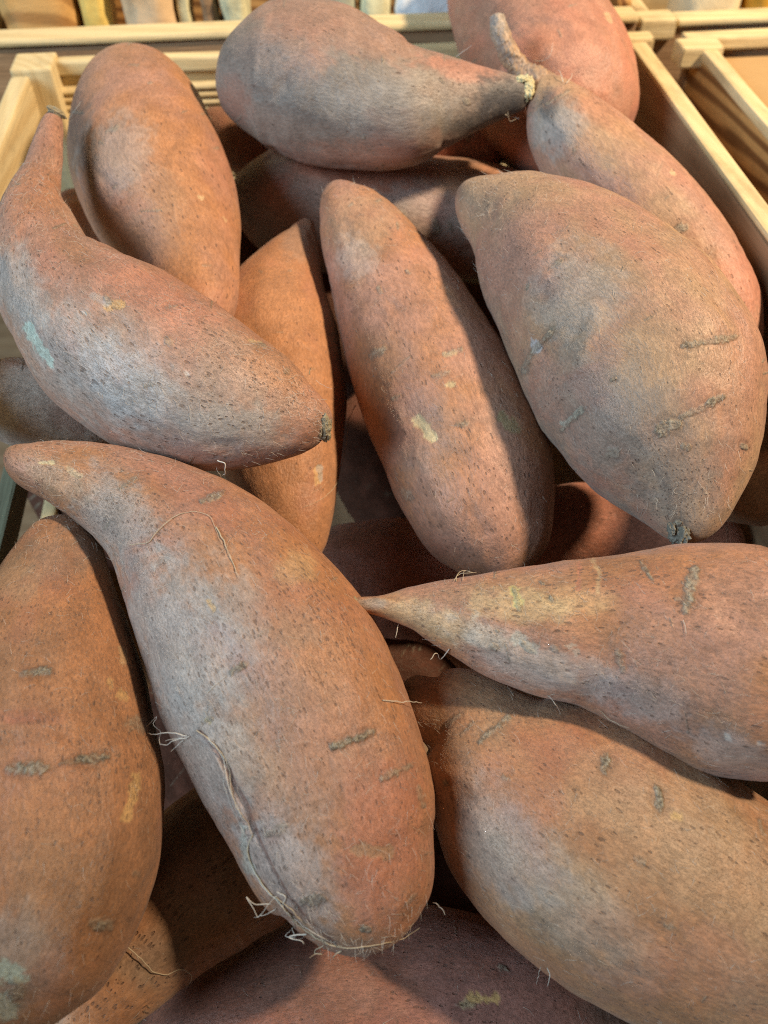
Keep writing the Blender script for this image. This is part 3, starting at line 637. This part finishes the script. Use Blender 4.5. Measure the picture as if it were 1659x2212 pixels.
build_potato('P11', 'large brown-orange sweet potato at the lower left edge with grey cracks', 'O', 'B',
    zones=[(60,1600,150,120,0,'P',.3),(20,2080,130,150,20,'G',.6),(110,2120,60,90,20,'P',.6),(160,1190,120,70,-20,'D',.6),(120,1900,130,120,0,'T',.35),(30,1250,60,60,0,'T',.6),(60,1550,110,22,0,'R',.5)],
    scars=[([(22,1663),(104,1655)],30,1),([(135,1648),(165,1642)],13,.7),([(172,1642),(235,1635)],22,1),([(48,1455),(104,1449)],20,.9),([(285,1560),(330,1572)],44,.5),([(200,1995),(235,2000)],28,.7),([(255,1632),(265,1637)],5,.6),([(35,2128),(40,2150)],52,.55),([(290,1885),(300,1893)],14,.4)],
    peels=[([(275,1765),(295,1685)],22,'F',.7),([(236,1470),(243,1485)],14,'F',.55),([(258,1495),(268,1505)],18,'F',.6),([(263,1400),(268,1430)],16,'Y',.35),([(8,2095),(30,2110)],52,'M',.6),([(0,2160),(15,2190)],40,'M',.4),([(20,1556),(70,1552)],16,'S',.4)],
    pores=.38, fuzz=.95)
build_potato('P6', 'long straight sweet potato in the middle, half shaded, with one cream nick', 'P', 'O',
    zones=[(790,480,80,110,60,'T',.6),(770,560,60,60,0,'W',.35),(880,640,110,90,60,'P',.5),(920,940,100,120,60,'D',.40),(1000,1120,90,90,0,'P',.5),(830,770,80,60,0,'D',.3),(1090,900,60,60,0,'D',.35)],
    scars=[([(960,765),(1000,752)],13,.7),([(935,812),(970,802)],12,.5),([(802,772),(832,752)],18,.6),([(845,862),(862,855)],12,.6),([(985,918),(1000,916)],14,.6),([(818,622),(822,630)],12,.6),([(880,585),(886,590)],8,.6),([(870,1062),(885,1075)],26,.4),([(1005,910),(1010,914)],8,.5)],
    peels=[([(906,906),(918,928),(930,945)],24,'Y',.95),([(960,766),(985,762)],11,'Y',.5),([(968,830),(978,830)],11,'Y',.8),([(1085,905),(1105,925)],30,(.28,.27,.12),.5)], pores=.28, pore_zones=[(980,1050,150,150,60,.62),(780,500,90,120,60,.1)], fuzz=.5)
build_potato('P2', 'grey dusty sweet potato lying across the top with a dark blunt tip', 'H', 'D',
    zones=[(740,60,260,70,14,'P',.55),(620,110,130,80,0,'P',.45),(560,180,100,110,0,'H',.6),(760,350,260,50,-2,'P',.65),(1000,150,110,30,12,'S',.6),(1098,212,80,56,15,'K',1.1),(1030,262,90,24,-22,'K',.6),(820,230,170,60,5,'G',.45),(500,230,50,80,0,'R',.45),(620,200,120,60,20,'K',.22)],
    scars=[([(1005,215),(1012,222)],12,.4),([(760,120),(775,125)],8,.4),([(950,170),(958,178)],9,.45)], pores=.15, fuzz=.35)
build_potato('P8', 'biggest front sweet potato, speckled and cracked, with stringy roots round its end', 'O', 'P',
    zones=[(250,1120,130,90,50,'G',.7),(120,1030,120,40,25,'T',.7),(400,1400,140,230,-25,'G',.68),(420,1620,120,210,-25,'G',.62),(620,1880,100,190,-40,'L',.5),(480,1520,260,430,-25,'G',.28),(500,1340,110,120,50,'G',.4),(420,1070,170,50,28,'R',.45),
           (700,1360,160,110,62,'O',.85),(640,1360,60,75,30,'D',.5),(820,1830,110,220,5,'S',.65),(820,1520,60,100,-20,'O',.6),(700,1600,110,130,0,'P',.5),(540,1620,70,110,-20,'T',.4),(760,2050,100,40,0,'D',.5),(640,1230,50,50,40,'Y',.35)],
    scars=[([(718,1612),(806,1582)],19,.95),([(826,1682),(884,1655)],17,.6),([(498,1452),(530,1434)],18,.7),([(437,1083),(482,1063)],15,.75),([(260,1056),(292,1030)],13,.5),([(783,2008),(797,2008)],18,.9),([(900,2003),(908,2004)],16,.9),([(580,1800),(622,1783)],26,.5),([(655,1948),(695,1938)],30,.6),([(905,1700),(915,1740)],14,.5),
           ([(870,1960),(900,1930)],10,.4),([(443,1558),(455,1552)],14,.5)],
    peels=[([(770,1838),(838,1840)],24,'T',.7),([(452,1300),(460,1314)],11,'F',.7),([(86,1000),(94,999)],9,'Y',.9),([(104,999),(112,999)],9,'Y',.9),([(150,1018),(172,1026)],16,'Y',.4),([(446,1555),(452,1560)],8,'Y',.7),([(540,1880),(530,1840),(525,1790)],20,'M',.25)],
    veins=[([(430,1583),(470,1625),(492,1662),(505,1695),(532,1740),(550,1795)],9,-.0009),([(550,1795),(590,1879),(625,1939),(665,1989),(725,2039)],6,-.0005),([(455,1600),(480,1660),(510,1730),(535,1800)],10,.0006)],
    pores=.6, pore_zones=[(640,1360,80,90,30,.95),(800,1850,130,200,0,.4),(130,1000,150,70,25,.3),(560,1850,70,150,-35,.85)], fuzz=.75, fuzz_zones=[(260,1130,150,110,50,1),(450,1700,80,200,-28,1)], res=(460, 420))
build_potato('P7', 'necked sweet potato at left curving up to a thin stalk end', 'P', 'X',
    zones=[(110,300,40,70,0,'P',.5),(95,330,30,60,0,'D',.25),(75,420,70,70,0,'O',.6),(40,620,70,110,-20,'G',.75),(200,800,190,110,40,'G',.6),(380,900,220,100,18,'G',.6),(340,800,320,150,28,'G',.25),(290,830,150,90,35,'L',.62),(500,930,150,60,5,'G',.6),(330,640,180,60,28,'S',.5),(600,790,110,60,45,'O',.65),(500,985,150,30,0,'R',.35),(160,540,60,30,30,'B',.7),(660,950,60,30,-30,'R',.4)],
    scars=[([(360,665),(382,660)],12,.5),([(362,730),(368,745)],16,.5),([(545,740),(570,745)],18,.5),([(618,800),(622,804)],14,.5),([(228,640),(240,650)],20,.4),([(184,674),(188,676)],9,.6),([(692,940),(716,912)],24,.9),([(310,835),(330,830)],12,.4)],
    peels=[([(60,708),(85,750),(108,785)],18,'M',.6),([(235,662),(262,655)],18,'F',.7),([(200,640),(230,650)],16,'G',.6),([(175,675),(185,676)],12,'W',.6),([(402,808),(406,812)],10,'W',.8),([(540,735),(565,738)],8,'Y',.6)],
    pores=.36, pore_zones=[(620,810,100,90,45,.75)], fuzz=1.0, res=(420, 380))
build_potato('P9', 'carrot-shaped sweet potato at right tapering to a sharp point', 'O', 'P',
    zones=[(1080,1275,230,36,-8,'T',.5),(1120,1310,160,44,4,'Y',.52),(1240,1300,90,40,0,'Y',.3),(960,1350,170,46,18,'Y',.5),(1110,1420,170,60,28,'W',.5),(1380,1500,170,60,25,'L',.42),(1270,1470,160,50,25,'G',.4),(1580,1620,120,60,20,'L',.4),(1330,1230,150,40,-8,'B',.55),(1500,1450,150,110,10,'P',.6),(1600,1260,140,90,0,'P',.6),(790,1304,50,16,0,'G',.7)],
    scars=[([(1502,1228),(1484,1315)],28,.85),([(1385,1213),(1408,1250)],13,.7),([(1112,1273),(1124,1318)],14,.5),([(1190,1290),(1193,1296)],12,.7),([(1168,1256),(1175,1260)],12,.6),([(1130,1392),(1150,1408)],22,.35),([(1335,1410),(1347,1450)],26,.5),([(1062,1396),(1070,1402)],16,.5),([(1195,1398),(1203,1404)],16,.4),([(1073,1362),(1076,1364)],7,.8),([(1460,1293),(1484,1296)],7,.5)],
    peels=[([(1252,1218),(1249,1273)],9,'S',.6),([(1280,1208),(1295,1240),(1290,1278)],8,'Y',.4),([(1120,1385),(1150,1402)],30,'M',.25),([(1232,1396),(1242,1404)],24,'M',.25),([(1112,1275),(1122,1300)],24,(.55,.52,.2),.5),([(1567,1588),(1575,1595)],14,'W',.6),([(1640,1604),(1650,1606)],14,'W',.6)],
    pores=.38, pore_zones=[(1330,1240,180,50,-8,.85),(1560,1500,140,160,0,.25)], fuzz=.85, res=(420, 380))
build_potato('P5', 'broad heavy sweet potato at right with a vein and a blue-grey crusted tip', 'T', 'P',
    zones=[(1310,640,150,110,40,'D',.35),(1250,640,120,120,0,'G',.45),(1290,880,150,190,-25,'H',.62),(1440,930,120,120,0,'D',.4),(1470,1080,130,90,0,'H',.55),(1390,740,120,120,0,'T',.5),(1580,850,80,160,-10,'P',.5),(1080,440,110,50,20,'D',.4),(1470,560,150,60,45,'T',.6),(1090,640,60,140,-20,'D',.3),(1500,1010,80,90,0,'D',.45),(1400,960,200,140,30,'H',.4),(1480,1090,120,70,0,'K',.18)],
    scars=[([(1476,746),(1520,738)],17,.8),([(1525,738),(1588,727)],17,.7),([(1528,870),(1562,856)],17,.9),([(1470,900),(1545,870)],14,.5),([(1425,928),(1458,918)],38,.8),([(1130,802),(1150,760),(1192,714)],14,.6),([(1212,930),(1262,880)],14,.6),([(1183,582),(1212,562)],12,.5),([(1478,963),(1492,968)],26,.6),([(1606,963),(1614,967)],16,.9),([(1318,822),(1330,818)],10,.7),([(1195,505),(1230,488)],7,.4),([(1395,690),(1412,682)],10,.5),([(1315,985),(1335,975)],26,.4),([(1462,1128),(1470,1130)],18,1)],
    peels=[([(1156,742),(1163,752)],20,'L',.9),([(1215,915),(1255,885)],12,'M',.3)],
    veins=[([(1290,670),(1276,720),(1262,770),(1226,820),(1214,850)],34,.0007),([(1135,790),(1185,720)],12,.0006)],
    pores=.17, pore_zones=[(1470,1060,150,120,0,.75)], fuzz=.6, res=(440, 420))
# stalk ends, crusts and loose rootlets
def stem_part(key, pts, r, name, mat, rough=0.25):
    P = np.array([CAM + ray(px, py) * dd for px, py, dd in pts]); u = np.concatenate([[0], np.cumsum(np.linalg.norm(np.diff(P, axis=0), axis=1))]); s = np.linspace(0, u[-1], 90)
    Q = np.stack([smooth_curve(u, P[:, k], s) for k in range(3)], -1); rr = np.interp(s, u, r)
    rr[:4] *= np.array([.35, .7, .88, .96])
    root = POT[key]['root']; V, Fc = tube(Q - np.array(root.location), rr, 40)
    ax = np.repeat(Q - np.array(root.location), 40, 0); dv = V - ax
    w = fbm(V * 260, 3); w2 = fbm(V * np.array([900.]*3), 3)
    V = ax + dv * (1 + rough * w + 0.10 * w2)[:, None]
    nv = len(V); V = np.vstack([V, V[:40].mean(0)])
    tri = [tuple(f[[0, 1, 2]]) for f in Fc] + [tuple(f[[0, 2, 3]]) for f in Fc] + [((j+1) % 40, j, nv) for j in range(40)]
    c = np.array(C['D'])[None] + (np.array(C['T']) - np.array(C['D']))[None] * sstep(-.3, .3, np.append(w, 0))[:, None]
    k = sstep(.018, 0.0, np.append(np.repeat(s, 40), 0)); c = c * (1 - .6 * k[:, None]) + np.array(C['G'])[None] * .6 * k[:, None]
    mk = np.zeros((nv + 1, 3)); mk[:, 0] = .35 * sstep(0, .4, np.append(w2, 0)); mk[:, 1] = .3
    return mesh_obj(name, V, tri, mat, root, True, {'rest': np.vstack([np.stack([np.repeat(s, 40) , dv[:, 0], dv[:, 1]], -1), [[0, 0, 0]]]), 'tint': c, 'marks': mk})
dp4 = float((POT['P4']['P'][8] - CAM) @ FWD)
stem_part('P4', [(1072, 32, dp4 - .004), (1082, 75, dp4 - .004), (1102, 120, dp4 - .003), (1124, 152, dp4 - .001), (1152, 180, dp4), (1180, 205, dp4 + .003)], [.0034, .0042, .0044, .0050, .0075, .0090], 'stem', SKIN)
lump_part('P2', 'stalk_scar', 1141, 192, .0040, CRUST, .0003, (.7, 1.15, .45), .7)
lump_part('P2', 'stalk_scar', 1126, 172, .0024, CRUST, .0003, (1.2, .7, .5), .6)
lump_part('P7', 'stalk_scar', 122, 244, .0026, CORK, .0004, (1.5, .6, .6), .6)
lump_part('P5', 'stalk_scar', 1467, 1150, .0042, CRUST_BLUE, .0000, (.8, 1.1, .35), .9)
lump_part('P5', 'stalk_scar', 1452, 1138, .0024, CRUST_BLUE, .0006, (.6, 1.3, .4), .7)
lump_part('P7', 'tip_scar', 702, 927, .0032, CORK, -.0006, (.7, 1.6, .45), .5)
lump_part('P9', 'root_tip', 758, 1302, .0021, CORK, -.0004, (1.1, 1.0, .8), .5)
H = rootlet
H('P14', [(752,875,.004),(754,905,.004),(748,960,.002),(738,1010),(715,1060),(690,1080),(655,1098)], .00034)
H('P14', [(612,1030+75,.0),(690,1055),(706,1040)], .00014)
H('P7', [(683,822),(695,830),(712,838,.003),(718,840,.004)], .00012, mat=ROOT_PALE)
H('P7', [(669,808),(671,798,.002),(673,792,.003)], .0004, mat=CORK)
H('P8', [(470,995,.004),(486,1003,.005),(487,1016,.003),(476,1032,.001)], .0004, mat=ROOT_PALE); H('P8', [(476,1032),(472,1020,.002),(468,1010,.003)], .00022, mat=ROOT_PALE)
H('P8', [(282,1177),(305,1172),(327,1167),(338,1150),(352,1137),(385,1112),(425,1105),(452,1116),(467,1147),(480,1177)], .00028)
H('P8', [(467,1140),(485,1175),(494,1200)], .00045); H('P8', [(494,1200),(505,1225),(515,1250)], .0003)
H('P8', [(450,1497),(465,1480),(487,1463)], .0002, mat=ROOT_PALE)
H('P8', [(826,1515),(850,1517,.001),(880,1525,.003),(912,1519,.006)], .00032, mat=ROOT_PALE)
H('P8', [(413,1590),(395,1592,.002),(372,1590,.004),(345,1580,.006),(332,1565,.007),(338,1552,.008),(347,1562,.007)], .00028, mat=ROOT_PALE, wob=1.3)
H('P8', [(408,1588),(385,1575,.003),(365,1570,.005),(350,1556,.006),(348,1540,.008)], .0003, mat=ROOT_PALE, wob=1.3)
H('P8', [(395,1592),(378,1592,.003),(360,1604,.005)], .0002, mat=ROOT_PALE, wob=1.3); H('P8', [(398,1600),(390,1610,.002),(392,1616,.003)], .0003, mat=ROOT_PALE, wob=1.3)
H('P8', [(426,1578),(452,1594),(480,1625),(492,1660),(502,1700),(520,1745),(540,1785),(545,1805)], .00032)
H('P8', [(435,1585),(462,1605),(485,1640),(497,1690),(512,1730),(530,1770)], .00024, mat=ROOT_PALE); H('P8', [(450,1600),(478,1640),(486,1690),(505,1745),(533,1800)], .00022, mat=ROOT_PALE)
H('P8', [(548,1800),(538,1840),(548,1875),(575,1915),(615,1960),(645,1995),(695,2030),(735,2047),(775,2046),(830,2038),(880,2022),(908,2004)], .00050)
H('P8', [(545,1870),(575,1918),(612,1955),(640,1985),(690,2020),(725,2040)], .00035, mat=ROOT_PALE); H('P8', [(595,1935),(630,1962),(655,1990),(700,2035),(740,2045)], .0003)
H('P8', [(600,1925),(617,1935),(612,1955),(626,1970),(640,2000)], .0003, mat=ROOT_PALE, wob=1.3)
H('P8', [(590,1950,.001),(570,1935,.004),(567,1925,.005),(580,1945,.005),(590,1962,.005),(597,1948,.003),(600,1935)], .00026, mat=ROOT_PALE, wob=1.3)
H('P8', [(600,1962,.001),(592,1968,.003),(576,1969,.004)], .00024, mat=ROOT_PALE, wob=1.3)
H('P8', [(640,2002,.001),(632,2010,.003),(637,2022,.005),(645,2018,.004),(643,2005,.002)], .0003, mat=ROOT_PALE, wob=1.3); H('P8', [(668,2015,.001),(655,2018,.004),(652,2034,.007),(655,2040,.007)], .00045, mat=ROOT_PALE, wob=1.3)
H('P8', [(705,2040,.001),(707,2052,.004),(695,2062,.006),(680,2060,.007),(668,2070,.008)], .0003, wob=1.3); H('P8', [(690,2036),(692,2052,.004),(696,2063,.006)], .0002, wob=1.3)
H('P8', [(740,2052),(742,2060,.003),(745,2068,.004)], .00035, wob=2)
H('P8', [(934,1950),(945,1953,.002),(955,1962,.004),(960,1976,.005)], .00026, mat=ROOT_PALE, wob=2)
H('P8', [(345,1530,.001),(352,1520,.001),(348,1510,.002)], .0002, mat=ROOT_PALE)
H('P12', [(275,2049,.002),(300,2069,.002),(330,2097,.001),(360,2104),(390,2092),(405,2100,.001),(408,2120),(396,2134)], .00038)
H('P9', [(972,1400),(955,1404,.003),(940,1412,.006),(929,1425,.008)], .0004, mat=ROOT_PALE); H('P9', [(860,1348),(858,1360,.003),(854,1378,.006)], .0003, mat=ROOT_PALE)
H('P9', [(1185,1500),(1200,1508,.002),(1209,1518,.004)], .0003, mat=ROOT_PALE); H('P9', [(1295,1532),(1315,1545,.001),(1340,1552,.002),(1362,1553,.003)], .0002)
H('P9', [(985,1258),(990,1245,.001),(1008,1238,.002),(1028,1236,.001)], .00025); H('P9', [(980,1256),(1000,1246,.002),(1020,1242,.001)], .00025); H('P9', [(1000,1256),(1003,1244,.002),(1015,1236,.002)], .0002)
H('P9', [(1120+355,1340),(1480,1360),(1482,1372)], .0002, mat=ROOT_PALE)
H('P2', [(985,124),(1000,112,.003),(1019,98,.006)], .00034, mat=ROOT_PALE); H('P2', [(1098,240),(1103,262,.003),(1112,258,.003),(1116,250,.002)], .0002); H('P2', [(1090,246),(1110,252,.001),(1122,256,.002)], .00025, mat=ROOT_PALE)
H('P3', [(1152,136,.001),(1178,138,.002),(1190,130,.003),(1195,118,.003),(1197,104,.003)], .0003, mat=ROOT_PALE)
H('P4', [(1215,178),(1208,170,.002),(1206,150,.004)], .0003, mat=ROOT_PALE); H('P4', [(1222,182),(1228,176,.002),(1226,168,.003)], .0003, mat=ROOT_PALE)
H('P1', [(155,246),(166,238,.001),(174,240,.002),(184,226,.002)], .00032, mat=ROOT_PALE)
H('P10', [(1170,2080,.001),(1172,2092,.003),(1170,2100,.004)], .0002, mat=ROOT_PALE); H('P10', [(1186,2086,.001),(1192,2090,.002),(1194,2102,.004)], .0003, mat=ROOT_PALE)
H('P5', [(1116,825,.001),(1112,838,.001),(1120,848,.001)], .00025, mat=ROOT_PALE)
for k, c in (('P8', 1000), ('P7', 800), ('P9', 600), ('P11', 500), ('P10', 450), ('P5', 500), ('P6', 200), ('P13', 150), ('P12', 80)):
    fuzz_hairs(k, c, len(k) + c)
